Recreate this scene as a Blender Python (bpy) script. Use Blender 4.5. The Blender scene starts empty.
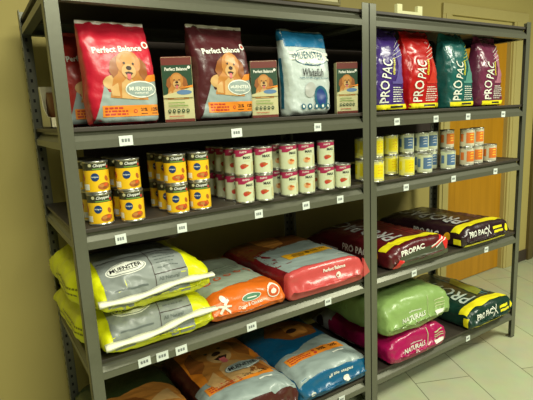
import bpy, bmesh, math, random
from mathutils import Vector, Matrix, noise
from mathutils.bvhtree import BVHTree
from mathutils.geometry import tessellate_polygon
random.seed(7)
PI = math.pi
C = bpy.context.scene.collection
sc = bpy.context.scene

# ------------------------------------------------------------------ materials
def lin(c):
    return tuple((x/12.92 if x <= .04045 else ((x+.055)/1.055)**2.4) for x in c)
MATS = {}
def mat(name, rgb, rough=.5, metal=0., var=.08, scale=30., bump=0., coat=0., spec=.5):
    if name in MATS: return MATS[name]
    m = bpy.data.materials.new(name); m.use_nodes = True
    nt = m.node_tree; b = nt.nodes['Principled BSDF']
    c = lin([x/255 for x in rgb])
    tc = nt.nodes.new('ShaderNodeTexCoord'); nz = nt.nodes.new('ShaderNodeTexNoise')
    nz.inputs['Scale'].default_value = scale; nz.inputs['Detail'].default_value = 4
    nt.links.new(tc.outputs['Object'], nz.inputs['Vector'])
    mx = nt.nodes.new('ShaderNodeMix'); mx.data_type = 'RGBA'
    mx.inputs[6].default_value = tuple(x*(1-var) for x in c)+(1,)
    mx.inputs[7].default_value = tuple(min(1, x*(1+var)) for x in c)+(1,)
    nt.links.new(nz.outputs['Fac'], mx.inputs[0]); nt.links.new(mx.outputs[2], b.inputs['Base Color'])
    b.inputs['Roughness'].default_value = rough; b.inputs['Metallic'].default_value = metal
    b.inputs['Specular IOR Level'].default_value = spec
    if coat:
        b.inputs['Coat Weight'].default_value = coat; b.inputs['Coat Roughness'].default_value = .18
    if bump:
        bp = nt.nodes.new('ShaderNodeBump'); bp.inputs['Strength'].default_value = bump; bp.inputs['Distance'].default_value = .004
        nt.links.new(nz.outputs['Fac'], bp.inputs['Height']); nt.links.new(bp.outputs['Normal'], b.inputs['Normal'])
    MATS[name] = m
    return m
def foil(name, rgb, rough=.3):          # glossy bag plastic
    return mat('plastic_'+name, rgb, rough+.05, 0, .06, 26, 1.0, .22)
def ink(name, rgb, rough=.4):
    return mat('print_'+name, rgb, rough, 0, .05, 60, 0, .15)

WHITE = ink('white', (236, 238, 225)); BLACK = ink('black', (25, 22, 24)); ORANGE = ink('orange', (236, 140, 40))
GREYB = ink('blue_grey', (150, 165, 160)); YEL = ink('yellow', (240, 228, 30)); GOLD = ink('golden_fur', (190, 126, 56))
GOLDD = ink('dark_fur', (140, 82, 32)); CREAMF = ink('light_fur', (208, 166, 106)); TONGUE = ink('tongue_pink', (215, 110, 110))
DARK = ink('dark_brown', (55, 32, 25)); TEALP = ink('dark_teal', (30, 95, 120)); GREENP = ink('dark_green', (35, 70, 45))
REDP = ink('red', (190, 60, 45)); SILVER = ink('silver_grey', (182, 184, 180)); PURP = ink('mauve', (150, 45, 90))
BLUEP = ink('blue', (30, 60, 130)); LBLUE = ink('light_blue', (95, 130, 170)); BEIGE = ink('beige', (205, 200, 150))
YELD = ink('amber', (225, 165, 25)); GREENM = ink('mid_green', (110, 150, 60)); ORR = ink('orange_red', (214, 90, 35))
BROWNR = ink('brown_red', (110, 45, 35))

# ------------------------------------------------------------------ objects
def tag(o, label, cat, group=None):
    o['label'] = label; o['category'] = cat
    if group: o['group'] = group
    return o
def thing(name, label, cat, loc=(0, 0, 0), rot=(0, 0, 0), group=None):
    o = bpy.data.objects.new(name, None); C.objects.link(o); o.empty_display_size = .05
    o.location = loc; o.rotation_euler = rot
    return tag(o, label, cat, group)
def obj(name, bm, mats, parent=None, smooth=False, kind=None):
    me = bpy.data.meshes.new(name); bm.to_mesh(me); bm.free()
    for m in (mats if isinstance(mats, (list, tuple)) else [mats]): me.materials.append(m)
    if smooth:
        for p in me.polygons: p.use_smooth = True
    o = bpy.data.objects.new(name, me); C.objects.link(o)
    if parent: o.parent = parent
    if kind: o['kind'] = kind
    return o
def box(bm, x0, x1, y0, y1, z0, z1, mi=0, bev=0):
    r = bmesh.ops.create_cube(bm, size=1.0)
    vs = r['verts']
    for v in vs:
        v.co = Vector(((x0+x1)/2+v.co.x*(x1-x0), (y0+y1)/2+v.co.y*(y1-y0), (z0+z1)/2+v.co.z*(z1-z0)))
    fs = {f for v in vs for f in v.link_faces}
    for f in fs: f.material_index = mi
    if bev:
        es = list({e for v in vs for e in v.link_edges})
        r = bmesh.ops.bevel(bm, geom=es, offset=bev, segments=2, affect='EDGES', profile=.5)
        for f in r['faces']: f.material_index = mi
def prism(bm, prof, a0, a1, axis='X', mi=0):      # profile (p,q) extruded along X: (a,p,q) or along Y: (p,a,q)
    def P(a, p, q): return (a, p, q) if axis == 'X' else (p, a, q)
    A = [bm.verts.new(P(a0, p, q)) for p, q in prof]; B = [bm.verts.new(P(a1, p, q)) for p, q in prof]
    n = len(prof); fs = [bm.faces.new(A), bm.faces.new(B[::-1])]
    for i in range(n): fs.append(bm.faces.new((A[i], B[i], B[(i+1) % n], A[(i+1) % n])))
    for f in fs: f.material_index = mi
    bmesh.ops.recalc_face_normals(bm, faces=fs)

# ------------------------------------------------------------------ flat artwork, cut into small facets and laid on a surface
TXT = {}
def text_shape(s, bold=.0):
    k = (s, bold)
    if k not in TXT:
        cu = bpy.data.curves.new('t', 'FONT'); cu.body = s; cu.resolution_u = 2; cu.offset = bold
        o = bpy.data.objects.new('t', cu); C.objects.link(o)
        dg = bpy.context.evaluated_depsgraph_get(); dg.update()
        me = o.evaluated_get(dg).to_mesh()
        v = [(p.co.x, p.co.y) for p in me.vertices]; f = [tuple(p.vertices) for p in me.polygons]
        o.evaluated_get(dg).to_mesh_clear()
        bpy.data.objects.remove(o); bpy.data.curves.remove(cu)
        x0 = min(a for a, b in v); x1 = max(a for a, b in v); y0 = min(b for a, b in v); y1 = max(b for a, b in v)
        TXT[k] = ([((a-x0)/(x1-x0)-.5, (b-y0)/(y1-y0)-.5) for a, b in v], f)
    return TXT[k]
def text(s, cx, cy, w, h, rot=0, bold=.02, arc=0, shear=0):
    v, f = text_shape(s, bold); c, n = math.cos(rot), math.sin(rot)
    out = []
    for a, b in v:
        x = a*w+shear*b*h; y = b*h-arc*(a*2)**2*h
        out.append((cx+c*x-n*y, cy+n*x+c*y))
    return out, f
def poly(pts): return list(pts), [tuple(range(len(pts)))]
def rect(x0, y0, x1, y1): return poly([(x0, y0), (x1, y0), (x1, y1), (x0, y1)])
def ell(cx, cy, rx, ry, rot=0, n=20):
    c, s = math.cos(rot), math.sin(rot)
    return poly([(cx+c*rx*math.cos(t)-s*ry*math.sin(t), cy+s*rx*math.cos(t)+c*ry*math.sin(t)) for t in [2*PI*i/n for i in range(n)]])
def line(x0, y0, x1, y1, w):
    d = Vector((x1-x0, y1-y0)).normalized()*w/2
    return poly([(x0-d.y*-1*-1, y0+d.x*-1), (x1-d.y*-1*-1, y1+d.x*-1), (x1-d.y, y1+d.x), (x0-d.y, y0+d.x)]) if False else \
        poly([(x0+d.y, y0-d.x), (x1+d.y, y1-d.x), (x1-d.y, y1+d.x), (x0-d.y, y0+d.x)])
def lines_block(x0, y0, x1, y1, n, w, seed=0):
    r = random.Random(seed); out = []
    for i in range(n):
        y = y1-(y1-y0)*(i+.5)/n
        x = x0
        while x < x1-.004:
            l = r.uniform(.006, .018); xe = min(x+l, x1*1.0 if i % 3 else x0+(x1-x0)*.8)
            if xe > x+.002: out.append(rect(x, y-w/2, xe, y+w/2))
            x += l+.003
    return out
def xf(shape, cx, cy, s, rot=0, sy=None):
    v, f = shape; c, n = math.cos(rot), math.sin(rot); sy = sy or s
    return [(cx+c*a*s-n*b*sy, cy+n*a*s+c*b*sy) for a, b in v], f
EAR = ink('ear_fur', (150, 88, 36)); GOLD2 = ink('honey_fur', (202, 144, 74))
def dog(cx, cy, s, rot=0, level=2, tongue=True, bg=None):
    """golden retriever head and chest, unit size about 1 wide"""
    L = []
    def add(sh, m, l): L.append((xf(sh, cx, cy, s, rot), m, level+l))
    add(poly([(-.5, -.75), (-.42, -.25), (-.25, .1), (.3, .1), (.42, -.3), (.55, -.75)]), GOLD, 0)      # chest
    add(poly([(-.2, -.75), (-.2, -.35), (0, -.15), (.2, -.35), (.28, -.75)]), CREAMF, 1)
    add(poly([(-.3, .36), (-.47, .2), (-.52, -.08), (-.42, -.24), (-.3, -.12), (-.2, .2)]), EAR, 1)   # ears
    add(poly([(.3, .36), (.47, .2), (.52, -.08), (.42, -.24), (.3, -.12), (.2, .2)]), EAR, 1)
    add(ell(0, .17, .32, .34), GOLD, 2)
    add(ell(0, .27, .2, .16), GOLD2, 3)
    add(ell(0, -.03, .19, .19), CREAMF, 3)
    add(ell(0, .05, .075, .055), DARK, 4)
    add(ell(-.12, .17, .032, .03), DARK, 4); add(ell(.12, .17, .032, .03), DARK, 4); add(poly([(-.45, -.7), (-.5, -.5), (-.3, -.35), (-.25, -.7)]), CREAMF, 1); add(poly([(.1, -.7), (.3, -.4), (.42, -.7)]), GOLDD, 1)
    add(poly([(-.11, -.07), (0, -.04), (.11, -.07), (.06, -.14), (-.06, -.14)]), DARK, 4)
    if tongue: add(poly([(-.05, -.1), (.05, -.1), (.05, -.22), (0, -.26), (-.05, -.22)]), TONGUE, 5)
    return L
def lay(art, mapper, cell=.012, base=.0008, step=.0004):
    """art: list of (shape, material, level); returns pieces (verts3d, faces, material)"""
    out = []
    for shape, m, lv in art:
        v, f = shape
        bm = bmesh.new(); vs = [bm.verts.new((a, b, 0)) for a, b in v]
        for q in f:
            try: bm.faces.new([vs[i] for i in q])
            except ValueError: pass
        x0 = min(a for a, b in v); x1 = max(a for a, b in v); y0 = min(b for a, b in v); y1 = max(b for a, b in v)
        for ax, lo, hi in ((0, x0, x1), (1, y0, y1)):
            k = math.floor(lo/cell)+1
            while k*cell < hi:
                co = [0, 0, 0]; co[ax] = k*cell; no = [0, 0, 0]; no[ax] = 1
                bmesh.ops.bisect_plane(bm, geom=bm.verts[:]+bm.edges[:]+bm.faces[:], plane_co=co, plane_no=no); k += 1
        bmesh.ops.triangulate(bm, faces=bm.faces[:])
        bm.verts.index_update()
        P = [mapper(p.co.x, p.co.y, base+step*lv) for p in bm.verts]
        F = []
        for q in bm.faces:
            ids = [p.index for p in q.verts]
            if all(P[i] is not None for i in ids): F.append(ids)
        bm.free()
        if F: out.append((P, F, m))
    return out
def merge(bm, pieces, mats):
    for P, F, m in pieces:
        if m not in mats: mats.append(m)
        mi = mats.index(m); d = {}
        for q in F:
            for i in q:
                if i not in d: d[i] = bm.verts.new(P[i])
            try: f = bm.faces.new([d[i] for i in q]); f.material_index = mi; f.smooth = True
            except ValueError: pass

# ------------------------------------------------------------------ bags
def sgn(x): return (x > 0)-(x < 0)
def bag_body(W, L, H, near=('blunt', .06), far=('seal', .12), nu=3.0, nl=6.0, amp=.004, seed=0, wfun=None, hfun=None, xfun=None, nr=56, ns=64, zfun=None):
    """pillow bag lying on z=0, width along x, length along y, thickness along z"""
    def prof(t, kind, te):
        if t >= te: return 1., 1.
        q = t/te
        if kind == 'blunt':
            e = (1-(1-q)**2.6)**(1/2.6); return e, .9+.1*e
        e = math.sin(q*PI/2)**.8; return max(e, .02), 1.0
    rings = []
    ys = [.5*(1-math.cos(PI*i/nr))*.6*L+.4*L*i/nr for i in range(nr+1)]
    bm = bmesh.new()
    for y in ys:
        e1, w1 = prof(y, *near); e2, w2 = prof(L-y, *far); e = min(e1, e2)
        h = H*(hfun(y/L) if hfun else 1); w = W*w1*w2*(wfun(y/L) if wfun else 1); cx = xfun(y/L) if xfun else 0
        kz = .42 if ((near[0] == 'seal' and y < L/2)) else .3
        zc = h*kz; e = max(e, .015)
        zlo = zc*(1-e); zhi = zc+(h-zc)*e
        if zfun: zz = zfun(y/L); zlo += zz; zhi += zz
        mid = zlo+(zhi-zlo)*.42; ring = []
        for j in range(ns):
            a = 2*PI*j/ns; c, s = math.cos(a), math.sin(a)
            n = nu if s >= 0 else nl
            x = cx+w/2*sgn(c)*abs(c)**(2/n)
            z = mid+((zhi-mid) if s >= 0 else (mid-zlo))*sgn(s)*abs(s)**(2/n)
            ring.append(Vector((x, y, z)))
        rings.append(ring)
    V = [[bm.verts.new(p) for p in r] for r in rings]
    for i in range(nr):
        for j in range(ns):
            k = (j+1) % ns
            bm.faces.new((V[i][j], V[i][k], V[i+1][k], V[i+1][j]))
    for end in (0, -1):
        cs = V[end]; c0 = sum((v.co for v in cs), Vector())/ns; prev = cs
        for q in (.8, .55, .3, .1):
            bul = -.012*(1-q*q) if end == 0 else .012*(1-q*q)
            if (near if end == 0 else far)[0] == 'seal': bul = 0
            new = [bm.verts.new(c0+(v.co-c0)*q+Vector((0, bul, 0))) for v in cs]
            for j in range(ns):
                k = (j+1) % ns
                bm.faces.new((prev[j], prev[k], new[k], new[j]))
            prev = new
        bm.faces.new(prev)
    bmesh.ops.recalc_face_normals(bm, faces=bm.faces[:])
    bm.normal_update()
    off = Vector((seed*7.31, seed*3.17, seed*1.7))
    D = []
    for v in bm.verts:
        p = v.co
        n1 = noise.noise(p*9+off); n2 = 1-2*abs(noise.noise(Vector((p.x*16, p.y*10, p.z*26))+off)); n3 = 1-2*abs(noise.noise(p*34+off))
        ez = math.exp(-min(p.y, L-p.y)/.08)
        D.append(amp*(1.3*n1+(.5+1.2*ez)*(n2-.5)+.5*(n3-.5)))
    for v, d in zip(bm.verts, D):
        k = 1 if v.co.z > .012 else .15
        v.co += v.normal*d*k
        if not zfun and v.co.z < .0005: v.co.z = .0005
    bm.normal_update()
    return bm
def mappers(bm):
    t = BVHTree.FromBMesh(bm)
    def mk(org, dr, order):
        def f(u, v, eps):
            o = org(u, v); h, n, i, d = t.ray_cast(o, dr)
            if h is None: return None
            if n.dot(dr) > 0: n = -n
            if n.dot(-dr) < .12: return None
            return h+n*eps
        return f
    top = mk(lambda u, v: Vector((u, v, 2)), Vector((0, 0, -1)), 0)
    end = mk(lambda u, v: Vector((u, -2, v)), Vector((0, 1, 0)), 0)
    left = mk(lambda u, v: Vector((-2, u, v)), Vector((1, 0, 0)), 0)
    d = Vector((0, 1, -1)).normalized(); up = Vector((0, 1, 1)).normalized()
    wrap = mk(lambda u, v: Vector((u, 0, 0))+up*v-d*2, d, 0)          # across the near top edge
    return dict(top=top, end=end, left=left, wrap=wrap)
def make_bag(name, label, loc, rot, dims, base, arts, group=None, seal=None, extras=None, **kw):
    """arts: {'top':[...], 'end':[...]} in local metres"""
    W, L, H = dims
    root = thing(name, label, 'pet food bag', loc, rot, group)
    bm = bag_body(W, L, H, **kw); mp = mappers(bm); mats = [base]
    for f in bm.faces: f.smooth = True
    pcs = []
    for k, a in arts.items(): pcs += lay(a, mp[k], .006, .0014, .0006)
    merge(bm, pcs, mats)
    obj('bag_body', bm, mats, root)
    return root, mp

# ------------------------------------------------------------------ SETTING
KHAKI = mat('wall_paint', (180, 165, 96), .75, 0, .05, 3, .02)
def floor_mat():
    m = bpy.data.materials.new('floor_tiles'); m.use_nodes = True; nt = m.node_tree; N = nt.nodes; b = N['Principled BSDF']
    g = N.new('ShaderNodeNewGeometry')
    def dot(v, off):
        d = N.new('ShaderNodeVectorMath'); d.operation = 'DOT_PRODUCT'; d.inputs[1].default_value = v
        nt.links.new(g.outputs['Position'], d.inputs[0])
        a = N.new('ShaderNodeMath'); a.operation = 'ADD'; a.inputs[1].default_value = off; nt.links.new(d.outputs['Value'], a.inputs[0]); return a
    X = dot((.402, .916, 0), 61-.648); Y = dot((.916, -.402, 0), 30.5-1.721)
    cx = N.new('ShaderNodeCombineXYZ'); nt.links.new(X.outputs[0], cx.inputs[0]); nt.links.new(Y.outputs[0], cx.inputs[1])
    br = N.new('ShaderNodeTexBrick'); br.offset = .5; br.offset_frequency = 2; br.squash = 1
    br.inputs['Scale'].default_value = 1; br.inputs['Mortar Size'].default_value = .0022; br.inputs['Mortar Smooth'].default_value = .3
    br.inputs['Brick Width'].default_value = .61; br.inputs['Row Height'].default_value = .305
    br.inputs['Color1'].default_value = lin((.74, .76, .62))+(1,); br.inputs['Color2'].default_value = lin((.71, .735, .60))+(1,)
    br.inputs['Mortar'].default_value = lin((.36, .36, .27))+(1,)
    nt.links.new(cx.outputs[0], br.inputs['Vector'])
    nz = N.new('ShaderNodeTexNoise'); nz.inputs['Scale'].default_value = 9; nz.inputs['Detail'].default_value = 6
    nt.links.new(cx.outputs[0], nz.inputs['Vector'])
    mx = N.new('ShaderNodeMix'); mx.data_type = 'RGBA'; mx.blend_type = 'MULTIPLY'; mx.inputs[0].default_value = .25
    nt.links.new(br.outputs['Color'], mx.inputs[6]); nt.links.new(nz.outputs['Color'], mx.inputs[7])
    nt.links.new(mx.outputs[2], b.inputs['Base Color']); b.inputs['Roughness'].default_value = .32
    return m
WY = .73
bm = bmesh.new(); box(bm, -3, 6, -4, WY+.1, -.1, 0); obj('floor', bm, floor_mat(), kind='structure')
DX0, DX1, DH = 2.74, 3.53, 2.035
bm = bmesh.new()
box(bm, -3, DX0, WY, WY+.1, 0, 2.75); box(bm, DX1, 6, WY, WY+.1, 0, 2.75); box(bm, DX0, DX1, WY, WY+.1, DH, 2.75)
obj('wall_back', bm, KHAKI, kind='structure')
def wood_mat():
    m = bpy.data.materials.new('door_wood'); m.use_nodes = True; nt = m.node_tree; N = nt.nodes; b = N['Principled BSDF']
    tc = N.new('ShaderNodeTexCoord'); mp = N.new('ShaderNodeMapping'); mp.inputs['Scale'].default_value = (14, 14, .7)
    nz = N.new('ShaderNodeTexNoise'); nz.inputs['Scale'].default_value = 2.2; nz.inputs['Detail'].default_value = 7; nz.inputs['Distortion'].default_value = .5
    nt.links.new(tc.outputs['Object'], mp.inputs[0]); nt.links.new(mp.outputs[0], nz.inputs['Vector'])
    cr = N.new('ShaderNodeValToRGB'); cr.color_ramp.elements[0].position = .3; cr.color_ramp.elements[1].position = .75
    cr.color_ramp.elements[0].color = lin((.70, .49, .07))+(1,); cr.color_ramp.elements[1].color = lin((.77, .55, .10))+(1,)
    nt.links.new(nz.outputs['Fac'], cr.inputs[0]); nt.links.new(cr.outputs[0], b.inputs['Base Color'])
    b.inputs['Roughness'].default_value = .4
    return m
bm = bmesh.new(); box(bm, DX0+.012, DX1-.012, WY+.035, WY+.075, .006, DH-.035, 0, .002)
obj('door_1', bm, wood_mat(), kind='structure')
TRIM = mat('door_casing_paint', (186, 172, 108), .5, 0, .04, 8)
bm = bmesh.new()
for a, b_ in ((DX0-.1, DX0+.004), (DX1-.004, DX1+.19)):
    box(bm, a, b_, WY-.016, WY+.001, 0, DH+.005, 0, .003)
    box(bm, a+.03, b_-.03, WY-.022, WY-.014, 0, DH+.003, 0, .003)
box(bm, DX0-.1, DX1+.19, WY-.018, WY+.001, DH-.004, DH+.07, 0, .003)
box(bm, DX0+.0, DX0+.014, WY, WY+.09, 0, DH); box(bm, DX1-.014, DX1, WY, WY+.09, 0, DH); box(bm, DX0, DX1, WY, WY+.09, DH-.03, DH)
obj('trim_1', bm, TRIM, kind='structure')
BASEB = mat('baseboard_rubber', (62, 50, 42), .5, 0, .1, 12)
bm = bmesh.new()
box(bm, -3, DX0-.1, WY-.012, WY+.001, 0, .1, 0, .002); box(bm, DX1+.19, 6, WY-.012, WY+.001, 0, .1, 0, .002)
obj('baseboard_back', bm, BASEB, kind='structure')
bm = bmesh.new(); box(bm, 3.895, 3.975, WY-.03, WY+.001, 0, 2.0, 0, .004)
obj('trim_2', bm, mat('dark_trim_wood', (92, 78, 40), .5, 0, .15, 15), kind='structure')

# white framed panel on wall above the rack
t = thing('framed_panel', 'cream framed panel on the wall above the left shelving unit', 'wall panel', (1.36, WY, 2.02))
bm = bmesh.new(); box(bm, -.34, .34, -.012, -.001, 0, .5); obj('panel', bm, mat('panel_cream', (238, 232, 180), .6), t)
bm = bmesh.new()
for a in ((-.345, .345, -.018, -.001, -.012, .006), (-.345, .345, -.018, -.001, .494, .512), (-.345, -.33, -.018, -.001, 0, .5), (.33, .345, -.018, -.001, 0, .5)): box(bm, *a, 0, .002)
obj('frame', bm, mat('frame_olive', (150, 140, 80), .5), t)

t = thing('shade_board', 'dark brown board added to darken the wall behind the upright bags and cans', 'board', (1.37, WY, 1.09))  # added sheet: stands in for deep shade where plain wall came out too light
bm = bmesh.new(); box(bm, -1.17, 1.17, -.012, -.001, 0, .69, 0, .002); obj('shade_panel', bm, mat('shade_brown', (50, 38, 30), .7, 0, .15, 14), t)

# ------------------------------------------------------------------ SHELVING UNITS
W1, D, PW, PT, BH = 1.215, .613, .038, 1.832, .05
ZS = [1.7949, 1.3839, 1.0818, .6526, .1688]
DT = .013
STEEL = mat('grey_enamel_steel', (103, 104, 88), .34, .3, .07, 60, .03)
SLOT = mat('slot_black', (20, 20, 18), .8)
DECKM = mat('dark_deck', (58, 52, 44), .5, 0, .2, 20, .05)
TAGM = mat('price_tag_paper', (225, 232, 226), .5); TAGI = mat('price_tag_ink', (120, 125, 125), .6)
TAGS = [{1: [.184, .571, .933], 2: [.137, .341, .644, .864, 1.042], 3: [.171, .233, .302, .587, .964], 4: [1.03]},
        {1: [1.381, 1.647, 1.895, 2.203], 2: [1.444, 1.792, 2.153], 3: [1.506, 2.099], 4: [1.959]}]
def beam_prof(s=1):
    return [(0, -BH), (0, -.028), (s*.003, -.0265), (s*.02, -.0085), (s*.02, 0), (s*.03, 0), (s*.03, -.004), (s*.024, -.004), (s*.024, -.01), (s*.005, -.031), (s*.005, -.046), (s*.03, -.046), (s*.03, -BH)]
def unit(X0, label, tags):
    X1 = X0+W1
    t = thing('steel_shelving_unit', label, 'shelving unit', (X0, 0, 0))
    for sx, sy in ((0, 0), (1, 0), (0, 1), (1, 1)):
        bm = bmesh.new()
        xa = W1-PW if sx else 0; ya = D-PW if sy else 0
        xo = W1-.0025 if sx else 0; yo = D-.0025 if sy else 0
        box(bm, xa, xa+PW, yo, yo+.0025, 0, PT, 0, .0008)       # front or back flange
        box(bm, xo, xo+.0025, ya, ya+PW, 0, PT, 0, .0008)       # side flange
        # keyhole slots along the side flange, every 38 mm
        z = .06
        while z < PT-.03:
            if sy: box(bm, xo-.0006, xo+.0031, ya+PW*.5-.004, ya+PW*.5+.004, z-.007, z+.006, 1)
            if sy: box(bm, xa+PW*.5-.004, xa+PW*.5+.004, yo-.0006, yo+.0031, z-.007, z+.006, 1)
            z += .038
        box(bm, xa+(.002 if sx else .0), xa+PW, ya+(.002 if sy else 0), ya+PW, -.0, .004, 0)
        obj('post', bm, [STEEL, SLOT], t)
    for i, z in enumerate(ZS):
        bm = bmesh.new(); prism(bm, [(p, q+z) for p, q in beam_prof(1)], PW, W1-PW, 'X')
        fb = obj('front_beam', bm, STEEL, t)
        bm = bmesh.new(); prism(bm, [(D-p, q+z) for p, q in beam_prof(1)], PW, W1-PW, 'X'); obj('back_beam', bm, STEEL, t)
        for s in (0, 1):
            bm = bmesh.new(); prism(bm, [((W1-.003-p) if s else .003+p, q+z) for p, q in beam_prof(1)], PW, D-PW, 'Y')
            obj('side_beam', bm, STEEL, t)
        bm = bmesh.new(); 
        box(bm, .008, W1-.008, .008, D-.008, z+.0005, z+DT, 0, .0015)
        # notches around posts are hidden by the flanges
        obj('shelf_deck', bm, DECKM, t)
        for x in tags.get(i, []):
            x = x-X0; a = random.uniform(-.05, .05)
            bm = bmesh.new(); w, h = (.042 if i in (1, 3) and X0 < 1 and x < .6 else .034), .03
            box(bm, -w/2, w/2, -.0015, 0, -h/2, h/2, 0)
            for k in range(3):
                box(bm, -w*.32+k*w*.22, -w*.32+k*w*.22+w*.16, -.0019, -.0014, -.004, .006, 1)
            bmesh.ops.rotate(bm, verts=bm.verts, cent=(0, 0, 0), matrix=Matrix.Rotation(a, 3, 'Y'))
            bmesh.ops.translate(bm, verts=bm.verts, vec=(x, -.0008, z-.033))
            obj('price_tag', bm, [TAGM, TAGI], fb)
    return t
unit(0, 'left grey steel shelving unit holding tins, upright bags and stacked yellow bags', TAGS[0])
unit(W1+.0035, 'dark grey steel shelving unit on the right, standing in front of the wooden door', TAGS[1])
DK = [z+DT+.0005 for z in ZS]

# ------------------------------------------------------------------ CANS
def revolve(bm, prof, n=32, mi=0):
    R = [[bm.verts.new((r*math.cos(2*PI*j/n), r*math.sin(2*PI*j/n), z)) for j in range(n)] for r, z in prof]
    for i in range(len(prof)-1):
        for j in range(n):
            f = bm.faces.new((R[i][j], R[i][(j+1) % n], R[i+1][(j+1) % n], R[i+1][j])); f.material_index = mi; f.smooth = True
    bm.faces.new(R[0][::-1]).material_index = mi; bm.faces.new(R[-1]).material_index = mi
TIN = mat('tin_metal', (185, 185, 175), .28, .85, .05, 20)
def can_meshes(r, h, base, art, bandz):
    bm = bmesh.new()
    revolve(bm, [(r*.93, .002), (r*.97, 0), (r, .0015), (r, .004), (r*.965, .0055), (r*.965, h-.0055), (r, h-.004), (r, h-.0012), (r*.97, h), (r*.93, h-.0005), (r*.92, h-.004), (r*.7, h-.004), (r*.68, h-.003), (r*.3, h-.003)])
    me = bpy.data.meshes.new('can_body'); bm.to_mesh(me); bm.free(); me.materials.append(TIN)
    lm = [base]; rl = r*.972
    bm = bmesh.new(); n = 36
    zs = [(.006, 0)]
    for z0, z1, m in bandz:
        if m not in lm: lm.append(m)
    cuts = sorted({.0062, h-.0062}|{z0 for z0, z1, m in bandz}|{z1 for z0, z1, m in bandz})
    R = [[bm.verts.new((rl*math.cos(2*PI*j/n), rl*math.sin(2*PI*j/n), z)) for j in range(n)] for z in cuts]
    for i in range(len(cuts)-1):
        zc = (cuts[i]+cuts[i+1])/2; mi = 0
        for z0, z1, m in bandz:
            if z0 < zc < z1: mi = lm.index(m)
        for j in range(n):
            f = bm.faces.new((R[i][j], R[i][(j+1) % n], R[i+1][(j+1) % n], R[i+1][j])); f.material_index = mi; f.smooth = True
    def mp(u, v, eps):
        a = -PI/2+u/r; return Vector(((rl+eps*.6)*math.cos(a), (rl+eps*.6)*math.sin(a), v))
    merge(bm, lay(art, mp, .006), lm)
    ml = bpy.data.meshes.new('paper_label'); bm.to_mesh(ml); bm.free()
    for m in lm: ml.materials.append(m)
    return me, ml
R_, H_ = .0365, .0995
CY = ink('can_yellow', (246, 196, 30)); CDG = ink('can_dark_olive', (60, 62, 42)); CCR = ink('can_cream', (210, 216, 180))
CBLU = ink('emblem_blue', (22, 58, 110)); CMAG = ink('can_magenta', (168, 40, 82)); CMEAT = ink('meat_brown', (176, 98, 38))
CBOW = ink('meat_red', (196, 84, 55))
aY = [(text('Chopped', .004, .0855, .042, .012, .05, .02, 0, .3), WHITE, 2),
      (rect(-.02, .0735, .028, .077), GREENM, 1),
      (ell(-.014, .051, .0125, .0125), CBLU, 1), (text('Pedigree', -.014, .051, .02, .0055, 0, .02), WHITE, 2),
      (ell(-.027, .087, .0055, .005), BEIGE, 1), (ell(.03, .08, .005, .005), REDP, 2),
      (ell(.012, .022, .02, .011, .1), CMEAT, 1), (ell(.004, .024, .008, .005), GOLD, 2), (ell(.018, .026, .008, .004, .4), ORR, 2), (ell(.014, .017, .007, .004), GOLDD, 3),
      (ell(.022, .045, .006, .009, .4), CMEAT, 2), (ell(.06, .05, .012, .02), CMEAT, 1), (ell(-.065, .05, .015, .012), CBOW, 1), (rect(-.06, .012, -.034, .03), WHITE, 1)]
aY2 = [a for a in aY if a[1] not in (CMEAT,)]+[(ell(.006, .022, .023, .01), ORR, 1), (ell(-.005, .024, .006, .006), CMEAT, 2), (ell(.008, .02, .006, .006), GOLD, 2), (ell(.02, .026, .006, .007), CMEAT, 2), (ell(.024, .045, .006, .009, .4), CMEAT, 2), (ell(.014, .022, .004, .004), REDP, 3)]
aM = [(poly([(-.034, .0932), (.04, .0932), (.04, .084), (.005, .078), (-.01, .07), (-.034, .07)]), CMAG, 1),
      (text('nutro', -.002, .0865, .026, .0075, .05, .01, 0, .3), WHITE, 2),
      (text('MAX', .012, .0665, .03, .01, 0, .03), BLACK, 3),
      (ell(-.002, .036, .013, .008, .1), CBOW, 1), (ell(-.006, .032, .007, .006), REDP, 2), (ell(.003, .04, .006, .004), CMEAT, 2), (ell(.011, .037, .006, .003, .3), ORR, 2),
      (rect(.0, .0535, .024, .0555), BEIGE, 1), (rect(.03, .015, .05, .05), BEIGE, 1), (rect(-.06, .015, -.04, .06), BEIGE, 1)]
aM2 = [a for a in aM if a[1] not in (CBOW, REDP)]+[(ell(.004, .034, .015, .011), ink('sand', (225, 190, 130)), 1), (ell(.001, .03, .007, .006), ink('pale_orange', (220, 150, 95)), 2)]
def small_art(panel, line_m, accent):
    a = [(rect(-.016, .022, .031, .076), panel, 1)]
    for k, z in enumerate((.064, .05, .037)):
        a.append((poly([(.002, z), (.012, z+.002), (.026, z+.001), (.026, z+.003), (.012, z+.0045), (.003, z+.0025)]), line_m, 2))
    a += [(ell(.026, .086, .005, .004), accent, 2), (rect(-.028, .084, .008, .087), accent, 1), (rect(-.02, .010, .028, .013), accent, 1), (rect(-.05, .03, -.03, .07), panel, 1)]
    return a
KINDS = {
    'yellow': can_meshes(.0385, H_, CY, aY, [(.0715, .0932, CDG)]),
    'yellow2': can_meshes(.0385, H_, CY, aY2, [(.0715, .0932, CDG)]),
    'max': can_meshes(.0352, H_, CCR, aM, [(.080, .0932, CMAG)]),
    'max2': can_meshes(.0352, H_, CCR, aM2, [(.080, .0932, CMAG)]),
    'sy': can_meshes(R_, H_-.004, ink('can_straw', (232, 226, 110)), small_art(ink('can_lemon', (238, 220, 20)), YELD, SILVER), []),
    'sb': can_meshes(R_, H_-.004, CCR, small_art(ink('can_steel_blue', (85, 118, 158)), WHITE, SILVER), []),
    'so': can_meshes(R_, H_-.004, ink('can_tan', (214, 208, 176)), small_art(ink('can_orange', (226, 120, 45)), YEL, SILVER), []),
}
CH = {'sy': H_-.004, 'sb': H_-.004, 'so': H_-.004}
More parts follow.
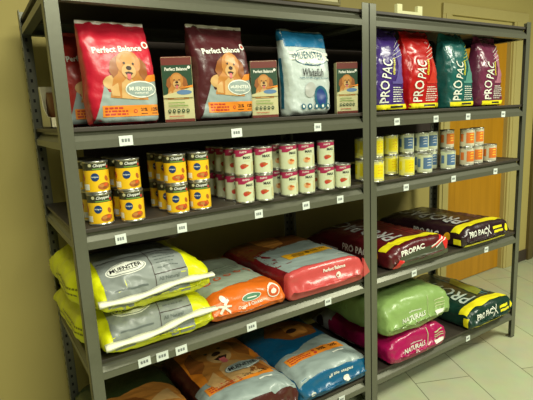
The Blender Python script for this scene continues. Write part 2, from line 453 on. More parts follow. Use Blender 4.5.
def can(kind, x, y, lvl, rz, label, group):
    me, ml = KINDS[kind]; z = DK[2]+.0003+lvl*(CH.get(kind, H_)+.0002)
    o = thing('food_can', label, 'can', (x, y, z), (0, 0, rz), group)
    for nm, m in (('can_body', me), ('paper_label', ml)):
        p = bpy.data.objects.new(nm, m); C.objects.link(p); p.parent = o
    return o
rows = ['front', 'second', 'third', 'fourth']
def stackof(kind, x, ys, desc, group, levels=(0, 1), rz=0, dx=(0, 0, 0, 0)):
    for r, y in enumerate(ys):
        for l in levels:
            lv = 'bottom' if l == 0 else 'top'
            can(kind, x+dx[r]+random.uniform(-.0015, .0015)+(-.003 if l and kind.startswith('yellow') and x < .2 else 0), y+random.uniform(-.001, .001), l, rz+random.uniform(-.12, .12),
                '%s, %s level, %s row' % (desc, lv, rows[r]), group)
RZ = -.12
gy = 'yellow dog food cans on the second shelf'; gm = 'cream and magenta dog food cans on the second shelf'
stackof('yellow', .101, (.06, .141, .221), 'yellow can in the column beside the left post', gy, rz=RZ+.12)
stackof('yellow', .193, (.037, .118, .198), 'yellow can in the second column from left', gy, rz=RZ)
stackof('yellow2', .35, (.043, .123, .203), 'yellow can in the third column from left', gy, rz=RZ-.1)
stackof('yellow2', .438, (.047, .127, .206), 'yellow can in the column next to cream cans', gy, rz=RZ-.1)
stackof('max', .609, (.03, .112, .19, .268), 'cream can in the column next to yellow cans', gm, rz=RZ-.25)
stackof('max', .686, (.019, .096, .172), 'cream magenta can in second cream column', gm, rz=RZ-.3)
stackof('max2', .807, (.027, .104), 'cream magenta can in third cream column', gm, rz=RZ-.35)
stackof('max2', .886, (.023, .1, .178), 'cream magenta can in fourth cream column', gm, rz=RZ-.4)
stackof('max', .993, (.028,), 'cream magenta can in fifth cream column', gm, rz=RZ-.4)
stackof('max', .995, (.106,), 'cream magenta can behind the fifth cream stack', gm, levels=(0,), rz=RZ-.4)
can('max', 1.069, .014, 0, RZ-.45, 'single unstacked cream and magenta can, rightmost cream can', gm)
can('max', 1.075, .092, 0, RZ-.4, 'cream and magenta can hidden behind the rightmost single cream can', gm)
g1 = 'small yellow pet food cans'; g2 = 'blue panel pet food cans'; g3 = 'orange panel pet food cans'
can('sy', 1.271, .02, 0, RZ-.5, 'lemon yellow can touching the middle post, in front of its neighbours', g1)
stackof('sy', 1.272, (.1,), 'lemon yellow can directly behind the middle post', g1, rz=RZ-.5)
stackof('sy', 1.352, (.1,), 'lemon yellow can just right of the middle post', g1, rz=RZ-.5)
stackof('sy', 1.478, (.125,), 'lemon yellow can in the rightmost yellow stack', g1, rz=RZ-.5)
can('sy', 1.492, .038, 0, RZ-.5, 'single lemon yellow can in front of the yellow stack, beside a blue can', g1)
stackof('sb', 1.583, (.118,), 'blue panel can, leftmost blue stack', g2, rz=RZ-.5)
can('sb', 1.62, .038, 0, RZ-.5, 'single blue panel can in front, right of the single yellow can', g2)
stackof('sb', 1.675, (.105,), 'blue panel can, middle blue stack', g2, rz=RZ-.5)
stackof('sb', 1.76, (.118,), 'blue panel can, rightmost blue stack', g2, rz=RZ-.5)
can('sb', 1.805, .043, 0, RZ-.5, 'single blue panel can in front, nearest the orange cans', g2)
stackof('so', 1.895, (.118,), 'orange panel can, leftmost orange stack', g3, rz=RZ-.5)
stackof('so', 1.98, (.058,), 'orange panel can, middle orange stack', g3, rz=RZ-.5)
stackof('so', 2.088, (.075,), 'orange panel can, rightmost orange stack', g3, rz=RZ-.5)
can('so', 2.198, .066, 0, RZ-.5, 'single orange panel can at the right end of the shelf', g3)

# ------------------------------------------------------------------ STANDING BAGS (top shelf)
Z1 = DK[1]
UP = (PI/2, 0, 0)
def pb_art(W, L, s=0):
    """upright dog food bag: name, dog, oval emblem, orange strip over blue grey field"""
    h = W/2
    A = [(poly([(-h*.93, L*.03), (h*.93, L*.03), (h*.93, L*.44), (h*.45, L*.40), (0, L*.33), (-h*.5, L*.32), (-h*.6, L*.40), (-h*.68, L*.3)]), GREYB, 0),
         (poly([(h*.35, L*.46), (h*.93, L*.5), (h*.93, L*.43), (h*.35, L*.4)]), ORANGE, 1)]
    A += [(ell(-W*.18, L*.41, .03, .022), CREAMF, 1)]+dog(.012, L*.53, .115, -.08, 2)
    A += [(text('Perfect Balance', -W*.05, L*.735, W*.7, .019, .08, .03), WHITE, 2), (ell(W*.36, L*.785, .011, .011), WHITE, 2), (ell(W*.36, L*.785, .006, .006), REDP, 3),
          (ell(h*.42, L*.345, W*.235, .026), WHITE, 5), (ell(h*.42, L*.345, W*.22, .022), GREYB, 6), (text('MUENSTER', h*.42, L*.35, W*.36, .012, 0, .03), WHITE, 7),
          (text('natural', h*.42, L*.312, W*.2, .007), WHITE, 7),
          (rect(-h*.72, L*.08, h*.93, L*.19), ORANGE, 2)]
    A += [(s_, REDP, 3) for s_ in lines_block(-h*.66, L*.09, -h*.02, L*.18, 3, .0055, 3)]
    A += [(ell(h*.2, L*.13, .006, .006), REDP, 3), (ell(h*.2, L*.13, .0035, .0035), ORANGE, 4), (text('21%', h*.46, L*.145, .022, .011, 0, .03), DARK, 3), (text('12%', h*.78, L*.145, .02, .011, 0, .03), DARK, 3),
          (rect(h*.36, L*.1, h*.56, L*.108), DARK, 3), (rect(h*.7, L*.1, h*.86, L*.108), DARK, 3)]
    A += [(s_, GREYB, 1) for s_ in []]
    return A
def standing(name, label, x, y, W, L, H, base, art, ry=0, seal=None, group=None, left=None, **kw):
    arts = {'top': art}
    if left: arts['left'] = left
    kw.setdefault('near', ('blunt', .025)); kw.setdefault('far', ('seal', L*.55)); kw.setdefault('nu', 4.5); kw.setdefault('nl', 5)
    root, mp = make_bag(name, label, (x, y+H, Z1+.001), (PI/2, 0, ry), (W, L, H), base, arts, group, **kw)
    if seal:
        # thin crimped strip along the top edge
        xf_ = kw.get('xfun'); cx = xf_(1) if xf_ else 0; wf = kw.get('wfun'); w = W*(wf(1) if wf else 1)
        zf = kw.get('zfun'); zz = (zf(1) if zf else 0)+H*.3
        bm = bmesh.new(); n = 24
        for i in range(n):
            a = -w/2+w*i/n; b_ = a+w/n
            d = .003*math.sin(i*1.1); d2 = .003*math.sin((i+1)*1.1)
            vs = [bm.verts.new(p) for p in ((cx+a, L-.004, zz+.003+d), (cx+b_, L-.004, zz+.003+d2), (cx+b_, L+.006, zz+.003+d2), (cx+a, L+.006, zz+.003+d),
                                           (cx+a, L-.004, zz-.001+d), (cx+b_, L-.004, zz-.001+d2), (cx+b_, L+.006, zz-.001+d2), (cx+a, L+.006, zz-.001+d))]
            for q in ((0, 1, 2, 3), (7, 6, 5, 4), (0, 4, 5, 1), (3, 2, 6, 7)): bm.faces.new([vs[k] for k in q])
        bmesh.ops.remove_doubles(bm, verts=bm.verts, dist=.0001)
        obj('top_seal', bm, seal, root)
    return root
SEALW = mat('seal_white', (225, 215, 210), .4)
RED = foil('red', (196, 30, 52)); MAROON = foil('maroon', (78, 30, 34)); 
SIDEB = [(rect(.02, .01, .2, .1), BROWNR, 0)]
standing('dog_food_bag', 'glossy red upright dog food bag in front, leftmost on the top shelf', .21, .035, .222, .31, .1, RED, pb_art(.216, .31), ry=.02, seal=SEALW, amp=.004, seed=1,
         wfun=lambda t: 1-.06*t, xfun=lambda t: -.012*t, near=('blunt', .02))
standing('dog_food_bag', 'dull red upright bag behind the front red bag at the left post', .165, .2, .2, .30, .1, foil('dull_red', (170, 42, 34)), pb_art(.2, .3), ry=-.05, seed=2, amp=.004, seal=REDP,
         left=[(rect(.02, .012, .12, .085), ink('gusset_brown', (140, 60, 35)), 0), (rect(.03, .02, .06, .07), GREYB, 1), (ell(.09, .05, .02, .015), GOLD, 1)], xfun=lambda t: -.02*t)
standing('dog_food_bag', 'dark maroon upright dog food bag between two slim boxes', .562, .03, .218, .318, .1, MAROON, pb_art(.218, .318), ry=.04, seal=SEALW, amp=.005, seed=3,
         xfun=lambda t: -.006*t)
# white and blue bag
BLUEBAG = foil('blue_header', (28, 112, 158)); WBAG = foil('off_white', (196, 208, 205))
def white_art(W, L):
    h = W/2
    A = [(rect(-h*1.05, L*.80, h*1.05, L*.985), BLUEBAG, 0)]
    A += [(ell(.0, L*.68, W*.42, .033), TEALP, 1), (ell(.0, L*.682, W*.405, .030), WHITE, 2), (rect(-W*.47, L*.705, W*.47, L*.735), WHITE, 3), (rect(-W*.47, L*.645, W*.47, L*.665), WHITE, 3),
          (text('MUENSTER', -.012, L*.70, W*.66, .026, 0, .0, .25), TEALP, 8), (text('Natural', .004, L*.6, W*.36, .012, 0, .0, 0, .3), TEALP, 5),
          (text('Whitefish', -.002, L*.5, W*.5, .03, 0, .01, 0, .15), BLACK, 5), (text('with all life stages formula', .005, L*.435, W*.7, .007, 0, .02), TEALP, 5),
          (ell(.035, L*.21, W*.17, .045, .2), TEALP, 4), (ell(.035, L*.21, W*.12, .034, .2), BLUEP, 5), (ell(-.02, L*.3, W*.12, .03, -.5), SILVER, 3)]
    for k in range(5): A += [(ell(-W*.26+k*W*.15, L*.105, .011, .011), TEALP, 6), (ell(-W*.26+k*W*.15, L*.105, .005, .006), WHITE, 7)]
    return A
standing('pet_food_bag', 'white upright bag with bright blue top band between two slim boxes', .942, .03, .21, .325, .1, WBAG, white_art(.21, .325), ry=.03, seed=4, amp=.004,
         xfun=lambda t: -.008*t, wfun=lambda t: 1+.04*t, near=('blunt', .03), far=('seal', .2),
         left=[(rect(.03, .03, .22, .05), TEALP, 1), (rect(.285, 0, .34, .1), BLUEBAG, 1)])
# PRO PAC bags
def propac_art(W, L, accent, fig, seed=0):
    h = W/2
    A = [(rect(-h*.97, L*.022, h*.97, L*.078), YEL, 2), (rect(-h*.2, L*.036, h*.5, L*.06), BLACK, 3)]
    A += [(text('PRO', -h*.58, L*.235, L*.27, W*.29, PI/2, .01), WHITE, 4), (text('PAC', -h*.42, L*.51, L*.225, W*.29, PI/2-.14, .01), WHITE, 4)]
    A += [(text('ultimates', -h*.0, L*.54, L*.2, W*.08, PI/2-.1, .02), YEL, 4)]
    A += [(s_, WHITE, 4) for s_ in lines_block(-h*.08, L*.1, h*.66, L*.3, 7, .0035, seed)]
    A += [(poly([(h*.05, L*.33), (h*.9, L*.34), (h*.95, L*.62), (h*.6, L*.82), (h*.2, L*.72), (h*.35, L*.55)]), accent, 1)]
    for k in range(4):
        A.append((line(-h*.1+k*.01, L*.62+k*.018, h*.8, L*.70+k*.022, .0018), fig, 3))
    A += [(rect(-h*.1, L*.33, h*.5, L*.36), accent, 3)]
    return A
def waist(t): return 1-.06*math.exp(-((t-.62)/.1)**2)-.13*max(0, (t-.6)/.4)
PPK = dict(amp=.0065, wfun=waist, far=('seal', .2), near=('blunt', .014))
pp = [('purple', 1.382, .2, (66, 44, 122), (104, 92, 165), 'purple upright bag with white lettering and yellow base band, beside the middle post'),
      ('red', 1.607, .222, (190, 26, 24), (214, 60, 44), 'bright red upright bag with white lettering and yellow base band'),
      ('teal', 1.888, .205, (30, 98, 94), (88, 150, 138), 'teal green upright bag with white lettering and yellow base band'),
      ('plum', 2.146, .212, (112, 46, 74), (180, 116, 136), 'plum coloured upright bag with yellow base band, rightmost on the top shelf')]
for i, (n, x, w, c1, c2, lab) in enumerate(pp):
    base = foil('propac_'+n, c1, .22); 
    standing('dog_food_bag', lab, x+.006, .028, w, .355, .1, base, propac_art(w, .355, foil('accent_'+n, c2, .22), WHITE if n != 'teal' else YEL, i), ry=.05, seed=10+i, group='white lettered upright bags on the right top shelf',
             xfun=(lambda t: -.03*t) if n in ('red', 'teal') else (lambda t: -.018*math.sin(t*3)), **PPK)
for i, (x, c, lab) in enumerate([(1.86, (22, 40, 30), 'dark green upright bag partly hidden behind the teal bag'), (2.13, (70, 24, 50), 'dark plum upright bag half hidden behind the plum bag')]):
    base = foil('back_%d' % i, c, .25)
    A = [(rect(-.1, .01, .1, .03), YEL, 1), (ell(-.07, .13, .02, .025), YELD, 1), (text('PRO PAC', -.05, .16, .2, .035, PI/2, .02), WHITE, 3)]
    standing('dog_food_bag', lab, x, .19, .2, .345, .09, base, A, ry=.03, seed=30+i, left=[(rect(.01, .0, .03, .09), YEL, 1), (ell(.13, .05, .02, .025), YELD, 1)], **PPK)

# slim cartons
def slim_box(x, y, W, h, label, rz=.0, dp=.06):
    root = thing('treat_box', label, 'box', (x, y, Z1), (0, 0, rz), 'slim dog treat boxes on the top shelf')
    bm = bmesh.new(); box(bm, -W/2, W/2, 0, dp, 0, h, 0, .0015); mats = [BEIGE]
    def mp(u, v, eps): return Vector((u, -eps, v))
    k = W/2-.0008
    A = [(rect(-k, h*.4, k, h*.9), GREENP, 0), (rect(-k, h*.88, k, h-.001), BROWNR, 1), (text('Perfect Balance', -.002, h*.82, W*.74, .011, 0, .03), WHITE, 3), (ell(W*.4, h*.84, .005, .005), WHITE, 3)]
    A += dog(-.002, h*.6, .068, 0, 3)
    A += [(poly([(W*.02, h*.48), (k, h*.54), (k, h*.38), (-k, h*.38), (-k, h*.42)]), BEIGE, 9), (ell(W*.2, h*.46, W*.25, .008), LBLUE, 10), (poly([(W*.05, h*.53), (k, h*.57), (k, h*.53)]), ORANGE, 10), (rect(-k, .001, k, h*.05), BROWNR, 1)]
    for j in range(5): A += [(ell(-W*.32+j*W*.15, h*.18, .0055, .0055), GREENP, 11), (ell(-W*.32+j*W*.15, h*.18, .0022, .0022), BEIGE, 12)]
    A += [(rect(-W*.35, h*.25, W*.3, h*.262), GREENM, 11), (rect(-W*.35, h*.3, W*.2, h*.31), GREENM, 11), (rect(-W*.35, h*.09, W*.15, h*.1), REDP, 11)]
    merge(bm, lay(A, mp, .02), mats)
    for f in bm.faces: f.smooth = False
    # brown side faces
    mats.append(BROWNR); bm.faces.ensure_lookup_table()
    obj('carton', bm, mats, root)
    bm = bmesh.new(); box(bm, -W/2+.002, W/2-.002, .002, dp-.002, h-.0005, h+.002, 0); obj('lid_flap', bm, BROWNR, root)
slim_box(.392, .062, .1, .212, 'slim green and cream treat box between the red bag and the maroon bag', -.42, .04)
slim_box(.734, .06, .1, .206, 'slim green and cream treat box between the maroon bag and the white bag', -.42, .04)
slim_box(1.142, .055, .092, .208, 'slim green and cream treat box between the white bag and the middle post', -.42, .035)

# tray with pouch at the left end of the top shelf
t = thing('carton_tray', 'open cream carton tray behind the left post on the top shelf', 'carton tray', (.085, .40, Z1+.0005))
CRM = mat('cream_card', (214, 206, 165), .6)
bm = bmesh.new(); box(bm, -.062, .06, -.1, .1, 0, .003); box(bm, -.062, .06, -.1, -.097, 0, .035)
prism(bm, [(-.1, 0), (-.1, .035), (-.03, .04), (.03, .07), (.07, .14), (.1, .15), (.1, 0)], -.062, -.059, 'X')
prism(bm, [(-.1, 0), (-.1, .035), (-.03, .04), (.03, .07), (.07, .14), (.1, .15), (.1, 0)], .057, .06, 'X'); box(bm, -.062, .06, .097, .1, 0, .15)
obj('tray', bm, CRM, t)
p = thing('treat_pouch', 'brown pouch standing in the cream carton tray behind the left post', 'pouch', (.085, .48, Z1+.0045), (PI/2, 0, 0))
bm = bag_body(.095, .125, .12, near=('blunt', .02), far=('seal', .05), amp=.002, seed=41, nr=20, ns=32); obj('pouch_body', bm, foil('pouch_brown', (105, 60, 26), .5), p, True)

# cream bracket on top of the right unit
t = thing('plastic_holder', 'small cream U shaped plastic holder lying on top of the right shelving unit', 'holder', (1.50, .032, DK[0]))
bm = bmesh.new(); box(bm, -.082, .082, 0, .018, 0, .018, 0, .0015); box(bm, -.082, -.05, 0, .018, .016, .045, 0, .0015); box(bm, .05, .082, 0, .018, .016, .045, 0, .0015)
obj('holder_body', bm, mat('cream_plastic', (228, 226, 170), .45), t)

# ------------------------------------------------------------------ LYING BAGS
Z3, Z4 = DK[3]+.0005, DK[4]+.0005
YELB = foil('lime_yellow', (222, 226, 12), .38); STRIP = mat('white_seal_tape', (240, 240, 215), .5); PGREY = ink('panel_grey', (138, 145, 140))
def yellow_art(W):
    h = W/2
    top = [(poly([(-h*.6, -.02), (h*.66, -.02), (h*.66, .24), (-h*.6, .24)]), PGREY, 0)]
    W_ = [(poly([(-h*.62, .015), (h*.66, .015), (h*.66, .30), (-h*.62, .30)]), PGREY, 0),
          (ell(-h*.24, .135, W*.15, .030), WHITE, 1), (ell(-h*.24, .135, W*.14, .026), PGREY, 2), (ell(-h*.24, .135, W*.133, .0235), WHITE, 3),
          (text('MUENSTER', -h*.24, .138, W*.23, .017, 0, .03), BLACK, 4), (rect(-h*.40, .124, -h*.08, .1265), BLACK, 4),
          (rect(h*.12, .02, h*.13, .22), DARK, 2), (rect(-h*.6, .19, h*.65, .193), DARK, 2), (rect(h*.13, .085, h*.65, .0875), DARK, 2),
          (rect(-h*.5, .06, h*.0, .064), ink('panel_dark', (100, 108, 105)), 2), (text('All Natural', h*.34, .07, .07, .01), ink('panel_dark', (100, 108, 105)), 2)]
    W_ += [(s_, ink('panel_dark', (100, 108, 105)), 2) for s_ in lines_block(h*.2, .1, h*.55, .18, 5, .0035, 5)]
    return W_
def lying(name, label, x0, y0, z, W, L, H, base, arts, rz=0, ends=(), rx=0, **kw):
    kw.setdefault('near', ('blunt', .05)); kw.setdefault('far', ('seal', .12))
    r, mp = make_bag(name, label, (x0+W/2, y0, z), (rx, 0, rz), (W, L, H), base, arts, None, **kw)
    return r, mp
def side_print():
    return [(s_, ink('side_olive', (120, 120, 20)), 1) for s_ in lines_block(.12, .05, .42, .085, 2, .006, 9)]
yw = lambda t: .88+.12*min(1, max(0, (t-.08)/.2))
yx = lambda t: .032*(1-min(1, max(0, (t-.08)/.2)))
lo, m1 = lying('dog_food_bag', 'lower lime yellow bag with grey panel, under its twin by the left post', -.012, -.02, Z3, .44, .60, .142, YELB,
      {'wrap': yellow_art(.43), 'left': side_print()}, near=('blunt', .09), nu=2.7, nl=3.5, amp=.006, seed=51, wfun=yw, xfun=yx)
hi, m2 = lying('dog_food_bag', 'upper lime yellow bag with white oval emblem, stacked on its twin', -.016, -.03, Z3+.141, .435, .60, .15, YELB,
      {'wrap': yellow_art(.425), 'left': side_print()}, near=('blunt', .12), nu=2.5, nl=3.5, amp=.006, seed=52, wfun=yw, xfun=yx)
def tape(parent, W, z0, z1, y=-.002, dr=.0, seed=0):
    bm = bmesh.new(); n = 40; pr = None
    for i in range(n+1):
        q = i/n; x = .032-W/2+W*q; zc = z0+(z1-z0)*q+.004*math.sin(q*9+seed); hh = .0068+.002*math.sin(q*23+seed)
        yy = y-.004*math.sin(q*6)
        r = [bm.verts.new(v) for v in ((x, yy-.012, zc+hh*.2), (x, yy-.010, zc-hh), (x, yy+.012, zc-hh*.6), (x, yy+.012, zc+hh))]
        if pr:
            for k in range(4): bm.faces.new((pr[k], pr[(k+1) % 4], r[(k+1) % 4], r[k]))
        else: bm.faces.new(r[::-1])
        pr = r
    bm.faces.new(pr); bmesh.ops.recalc_face_normals(bm, faces=bm.faces[:])
    o = obj('end_seal', bm, STRIP, parent, True); o['label'] = 'white sewn tape along the bag end'; return o
tape(lo, .385, .05, .085, -.014, seed=1); tape(hi, .385, .055, .075, -.012, seed=2)

# dark package lying on the upper yellow bag
lying('dog_food_bag', 'dark brown bag lying behind on top of the yellow bags', .06, .21, Z3+.142+.145, .36, .36, .075, foil('dark_brown', (78, 66, 54), .4),
      {'top': [(text('PRO PAC', .0, .12, .22, .045), ink('faint_grey', (165, 160, 145)), 2)] + [(s_, ink('faint_grey', (165, 160, 145)), 2) for s_ in lines_block(-.15, .04, .12, .08, 2, .006, 3)]}, amp=.005, seed=53)

# orange bag
ORB = foil('orange', (220, 108, 28))
def orange_top(W):
    h = W/2
    A = [(poly([(-h*.98, .07), (h*.2, .075), (h*.9, .13), (h*.98, .3), (h*.98, .42), (-h*.98, .42)]), ink('pale_sage', (160, 172, 152)), 0), (rect(-h*.98, .42, h*.98, .56), ink('tan_brown', (120, 95, 60)), 0)]
    for k in range(5): A += [(ell(-h*.62+k*h*.32, .16+k*.012, .017, .014), ORR, 2), (ell(-h*.62+k*h*.32, .16+k*.012, .009, .007), ink('pale_sage', (160, 172, 152)), 3)]
    A += [(s_, ink('sage_dark', (110, 125, 110)), 2) for s_ in lines_block(-h*.7, .2, h*.6, .3, 5, .005, 8)]
    return A
def orange_end(W, H):
    return [(ell(.01, H*.66, .042, .014, .05), WHITE, 2), (ell(.01, H*.66, .039, .0115, .05), ink('sage_green', (90, 140, 110)), 3), (rect(-.01, H*.63, .03, H*.67), WHITE, 4),
            (text('Ocean & Chicken', .0, H*.43, .105, .013, .05, .02), WHITE, 3), (ell(W*.33, H*.66, .027, .024), WHITE, 2), (ell(W*.33, H*.66, .023, .02), ORR, 3), (ell(W*.33, H*.66, .012, .010), WHITE, 4),
            (rect(-.06, H*.25, .07, H*.28), WHITE, 2),
            (line(-W*.38, H*.35, -W*.33, H*.62, .009), WHITE, 2), (line(-W*.33, H*.62, -W*.27, H*.78, .009), WHITE, 2), (line(-W*.42, H*.62, -W*.24, H*.55, .008), WHITE, 2), (line(-W*.33, H*.55, -W*.26, H*.34, .008), WHITE, 2), (ell(-W*.325, H*.8, .01, .01), WHITE, 2)]
lying('dog_food_bag', 'orange bag with pale top panel beside the yellow bags', .425, .0, Z3, .325, .56, .105, ORB,
      {'top': orange_top(.325), 'end': orange_end(.325, .105)}, near=('blunt', .05), amp=.005, seed=54, nu=2.8)

# salmon red bag
SALM = foil('salmon_red', (200, 78, 76), .26)
def salmon_top(W):
    h = W/2
    return [(poly([(-h*.9, .03), (-h*.2, .022), (h*.4, .026), (h*.97, .03), (h*.97, .36), (-h*.9, .30)]), GREYB, 0),
            (poly([(-h*.97, .28), (h*.97, .36), (h*.97, .58), (-h*.97, .58)]), ink('brown_gold', (120, 70, 30)), 0),
            (poly([(-h*.3, .33), (h*.1, .36), (h*.3, .5), (-h*.1, .56), (-h*.5, .5)]), GOLD, 1), (ell(h*.5, .46, .06, .05), GOLDD, 1),
            (poly([(-h*.5, .135), (-h*.5, .205), (h*.78, .22), (h*.8, .165)]), YELD, 2),
            (rect(-h*.35, .15, -h*.05, .157), DARK, 3), (rect(-h*.35, .165, -h*.0, .172), DARK, 3), (rect(-h*.28, .18, h*.02, .187), DARK, 3),
            (ell(h*.15, .185, .012, .012), DARK, 3), (text('21%', h*.36, .19, .035, .018), DARK, 3), (text('12%', h*.6, .195, .035, .018), DARK, 3),
            (rect(h*.5, .085, h*.8, .093), WHITE, 2)] 
def salmon_end(W, H):
    return [(text('Perfect Balance', .03, H*.78, .12, .014, 0, .03), WHITE, 2), (ell(.05, H*.52, .013, .013), WHITE, 2), (ell(.046, H*.5, .005, .005), SALM, 3)]
sb, _ = lying('dog_food_bag', 'salmon red bag with grey blue top panel beside the orange bag', .762, -.012, Z3, .405, .6, .125, foil('deep_red', (150, 28, 38), .3) if False else SALM,
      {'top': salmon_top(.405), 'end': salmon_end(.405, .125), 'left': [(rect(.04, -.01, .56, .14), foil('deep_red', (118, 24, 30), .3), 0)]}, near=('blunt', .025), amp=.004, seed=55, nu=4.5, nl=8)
bm = bmesh.new()
vs = [bm.verts.new(v) for v in ((.198, .0, .105), (.198, .0, .02), (.245, .01, .03), (.198, .012, .105), (.198, .012, .02), (.245, .016, .032))]
for q in ((0, 1, 2), (5, 4, 3), (0, 2, 5, 3), (2, 1, 4, 5), (1, 0, 3, 4)): bm.faces.new([vs[k] for k in q])
obj('folded_corner', bm, SALM, sb)

# red PRO PAC bag lying, right unit
def pp_top(W, txt=WHITE, acc=REDP, s=0, fan=False):
    h = W/2
    A = [(rect(-h*.97, .035, h*.97, .085), YEL, 1), (text('PRO', -h*.34, .205, .2, .12, PI/2, .01), txt, 3), (text('PAC', -h*.34, .42, .19, .12, PI/2, .01), txt, 3)]
    for k in range(4): A.append((rect(h*.3+k*h*.16, .11, h*.36+k*h*.16, .48), acc, 1))
    return A
def pp_end(W, H, sub=YEL):
    return [(rect(-W*.44, -.01, W*.46, H*.16), YEL, 1), (text('PRO PAC', -W*.2, H*.62, W*.36, .03, 0, .03, 0, .1), WHITE, 3), (line(-W*.02, H*.8, W*.08, H*.4, .006), WHITE, 2), (line(W*.06, H*.85, -W*.02, H*.35, .005), WHITE, 2),
            (rect(W*.12, H*.6, W*.32, H*.72), sub, 2), (rect(W*.14, H*.4, W*.34, H*.52), sub, 2), (ell(W*.4, H*.55, .014, .02), sub, 2)]
def pp_left(H, m=WHITE):
    return [(text('PRO PAC', .24, H*.5, -.17, .035, 0, .03), m, 2), (rect(.36, H*.25, .5, H*.33), m, 2)]+[(ell(.1+k*.0, H*.5, .02, .02), YELD, 2) for k in range(1)]
STR = ink('stripe_brown_red', (140, 40, 40))
DRED = foil('dark_red_brown', (84, 18, 24), .3)
lying('dog_food_bag', 'dark red bag with yellow stripe lying beside the middle post', 1.33, -.015, Z3, .425, .62, .115, DRED,
      {'top': pp_top(.425, SILVER, STR), 'end': [(poly([(-.19, -.01), (.205, -.01), (.205, .06), (.19, .085), (-.15, .06)]), ink('end_green_grey', (72, 78, 58)), 0),
        (text('PROPAC', -.06, .078, .17, .026, .05, .04), WHITE, 3), (poly([(.06, .06), (.15, .105), (.2, .11), (.2, .04), (.17, .04), (.16, .08)]), ink('poppy', (214, 40, 36)), 2), (line(.07, .07, .17, .098, .006), WHITE, 3), (line(.1, .06, .19, .09, .005), WHITE, 3),
        (poly([(-.2, .0), (-.16, .0), (-.13, .04), (-.16, .05)]), ink('poppy', (214, 40, 36)), 2)],
       'left': pp_left(.115)}, near=('blunt', .035), amp=.005, seed=56, nu=3.4)
BKB = foil('black_maroon', (44, 22, 28), .3)
lying('dog_food_bag', 'black maroon bag with yellow stripes at the right end of the third shelf', 1.868, -.02, Z3, .42, .63, .11, BKB,
      {'top': pp_top(.42, SILVER, ink('dusty_plum', (96, 60, 72))), 'end': pp_end(.42, .11), 'left': pp_left(.11)+[(rect(.02, .02, .06, .05), YEL, 2)]}, near=('blunt', .045), amp=.005, seed=57, nu=3.2)

# bottom shelf, right unit
MAG = foil('magenta', (168, 16, 84), .26); GRN = foil('leaf_green', (140, 172, 98), .33)
def nat_end(W, H):
    m = ink('translucent_pale', (190, 200, 150))
    return [(text('NATURALS', -W*.1, H*.48, W*.38, .026, 0, .03), WHITE, 2), (text('mediterranean', -W*.08, H*.66, W*.2, .009), WHITE, 2),
            (line(-W*.1, H*.25, -W*.08, H*.36, .005), WHITE, 2), (line(-W*.1, H*.25, -W*.05, H*.33, .005), WHITE, 2), (line(W*.14, H*.03, W*.14, H*.95, .0035), m, 1),
            (rect(W*.25, H*.3, W*.42, H*.42), WHITE, 2), (rect(W*.25, H*.6, W*.42, H*.63), m, 2), (rect(W*.25, H*.7, W*.42, H*.73), m, 2), (rect(W*.25, H*.52, W*.42, H*.55), m, 2)]
lying('dog_food_bag', 'magenta bag under the leaf green bag on the bottom shelf', 1.325, -.025, Z4, .41, .60, .142, MAG,
      {'end': nat_end(.41, .14), 'left': [(rect(.46, .0, .6, .13), SILVER, 0), (ell(.53, .06, .03, .03), DARK, 1), (rect(.25, .03, .4, .034), WHITE, 1)], 'top': [(rect(-.2, .44, .2, .6), SILVER, 0)]}, near=('blunt', .04), amp=.006, seed=58, nu=3, nl=4)
lying('dog_food_bag', 'leaf green bag stacked on the magenta bag', 1.295, -.02, Z4+.141, .475, .60, .185, GRN,
      {'end': nat_end(.44, .17), 'left': [(text('NATURALS', .36, .09, -.2, .04, 0, .03), ink('pale_green', (150, 190, 110)), 1)]}, near=('blunt', .07), amp=.007, seed=59, nu=3.6, nl=4)
DGB = foil('bottle_green', (18, 52, 40), .28)
r, _ = lying('dog_food_bag', 'bottle green bag with yellow stripes, right end of the bottom shelf', 1.945, -.03, Z4, .42, .63, .12, DGB,
      {'top': pp_top(.42, ink('pale_grey_green', (190, 205, 190)), ink('teal_mark', (60, 120, 130)))+[(poly([(.02, .12), (.12, .16), (.16, .4), (.06, .34)]), ink('olive_mark', (130, 140, 50)), 2)], 'end': pp_end(.42, .12), 'left': [(text('PRO PAC', .3, .06, -.16, .02, 0), WHITE, 2), (rect(.02, .02, .05, .07), YEL, 2)]}, near=('blunt', .06), amp=.006, seed=60, nu=3)

# bottom shelf, left unit
BLB = foil('ocean_blue', (16, 92, 132), .28)
def dogbag_top(W, dogm, oval=True):
    h = W/2
    A = [(poly([(-h*.95, .015), (h*.95, .015), (h*.95, .28), (h*.2, .25), (-h*.3, .21), (-h*.95, .2)]), GREYB, 0),
         (rect(-h*.8, .12, h*.75, .17), ORANGE, 2)]
    A += [(s_, REDP, 3) for s_ in lines_block(-h*.74, .125, -h*.15, .165, 3, .007, 4)]
    A += [(text('30%', h*.18, .15, .045, .022, 0, .03), DARK, 3), (text('20%', h*.52, .15, .045, .022, 0, .03), DARK, 3), (ell(-h*.04, .155, .008, .008), REDP, 3), (ell(-h*.04, .135, .008, .008), REDP, 3), (rect(h*.3, .09, h*.62, .1), WHITE, 3)]
    if oval: A += [(ell(h*.25, .22, .085, .03), GREYB, 10), (ell(h*.25, .22, .08, .026), WHITE, 11), (ell(h*.25, .22, .077, .0235), GREYB, 12), (text('MUENSTER', h*.25, .22, .135, .022, 0, .03), BLACK, 13)]
    A += dogm
    return A
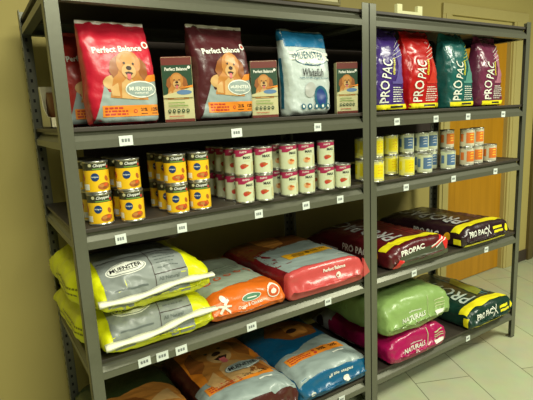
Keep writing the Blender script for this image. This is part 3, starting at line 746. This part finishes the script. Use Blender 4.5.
lying('dog_food_bag', 'ocean blue bag with grey and orange panel on the bottom shelf', .80, .0, Z4, .405, .61, .13, BLB,
      {'top': dogbag_top(.405, [(poly([(-.02, .3), (.13, .3), (.19, .42), (.1, .5), (-.06, .5), (-.12, .4)]), GOLDD, 1), (poly([(.0, .32), (.1, .33), (.12, .42), (.0, .45)]), GOLD, 2), (ell(.03, .38, .03, .02), DARK, 3)], False),
       'end': [(text('all life stages', .03, .085, .14, .018, 0, .02), WHITE, 2), (ell(.06, .05, .017, .013), WHITE, 2), (ell(-.13, .04, .012, .01), WHITE, 2)]}, near=('blunt', .05), amp=.006, seed=61, nu=3.2)
BRB = foil('chestnut', (74, 30, 22), .3)
lying('dog_food_bag', 'chestnut brown bag with golden dog picture and oval emblem on the bottom shelf', .405, -.005, Z4, .395, .61, .15, BRB,
      {'top': [(poly([(-.16, .2), (.2, .24), (.2, .5), (.1, .56), (-.16, .5)]), ORANGE, 0)]+dogbag_top(.395, dog(.0, .36, .3, .1, 2))}, near=('blunt', .06), amp=.006, seed=62, nu=3)
OLB = foil('olive_green', (40, 58, 30), .35)
lying('dog_food_bag', 'dark green bag with golden picture at the left end of the bottom shelf', .015, .0, Z4, .37, .60, .145, OLB,
      {'top': [(poly([(-.18, .12), (.17, .12), (.18, .3), (.1, .36), (-.05, .33), (-.18, .38)]), GOLD, 0), (poly([(-.12, .18), (.05, .2), (.0, .28), (-.14, .3)]), GOLDD, 1), (rect(-.16, .05, .16, .1), GREYB, 1), (poly([(.02, .2), (.15, .18), (.13, .28)]), CREAMF, 1)]}, near=('blunt', .05), amp=.006, seed=63, nu=3)

# ------------------------------------------------------------------ LIGHT
def area(name, loc, size, power, rot, col):
    l = bpy.data.lights.new(name, 'AREA'); l.shape = 'RECTANGLE'; l.size, l.size_y = size; l.energy = power; l.color = col
    o = bpy.data.objects.new(name, l); C.objects.link(o); o.location = loc; o.rotation_euler = rot; return o
COL = (1.0, 1.0, .80)
area('ceiling_light_front', (.3, -2.9, 2.72), (1.2, .6), 95, (0, 0, 0), COL)
area('ceiling_light_near', (.1, -1.05, 2.72), (1.2, .6), 44, (0, 0, 0), COL)
area('ceiling_light_far', (3.1, -1.6, 2.72), (1.2, .6), 104, (0, 0, 0), COL)
w = bpy.data.worlds.new('room'); sc.world = w; w.use_nodes = True
w.node_tree.nodes['Background'].inputs[0].default_value = (.62, .62, .38, 1); w.node_tree.nodes['Background'].inputs[1].default_value = .14

# ------------------------------------------------------------------ CAMERA
p = dict(cx=-.2226, cy=-1.4298, cz=1.4095, yaw=.5639, pitch=-.1831, roll=-.0477, f=462.256)
cy_, sy_ = math.cos(p['yaw']), math.sin(p['yaw']); cp, sp = math.cos(p['pitch']), math.sin(p['pitch']); cr, sr = math.cos(p['roll']), math.sin(p['roll'])
fw = Vector((sy_*cp, cy_*cp, sp)); rt = Vector((cy_, -sy_, 0)); up = rt.cross(fw)
r2 = rt*cr+up*sr; u2 = up*cr-rt*sr
cam = bpy.data.cameras.new('camera'); co = bpy.data.objects.new('camera', cam); C.objects.link(co)
M = Matrix((r2, u2, -fw)).transposed().to_4x4(); M.translation = Vector((p['cx'], p['cy'], p['cz'])); co.matrix_world = M
cam.sensor_width = 36; cam.lens = p['f']*36/533; cam.clip_start = .01
sc.camera = co
sc.view_settings.view_transform = 'Standard'; sc.view_settings.look = 'None'; sc.view_settings.gamma = 1; sc.view_settings.use_curve_mapping = False
sc.view_settings.exposure = 0.0
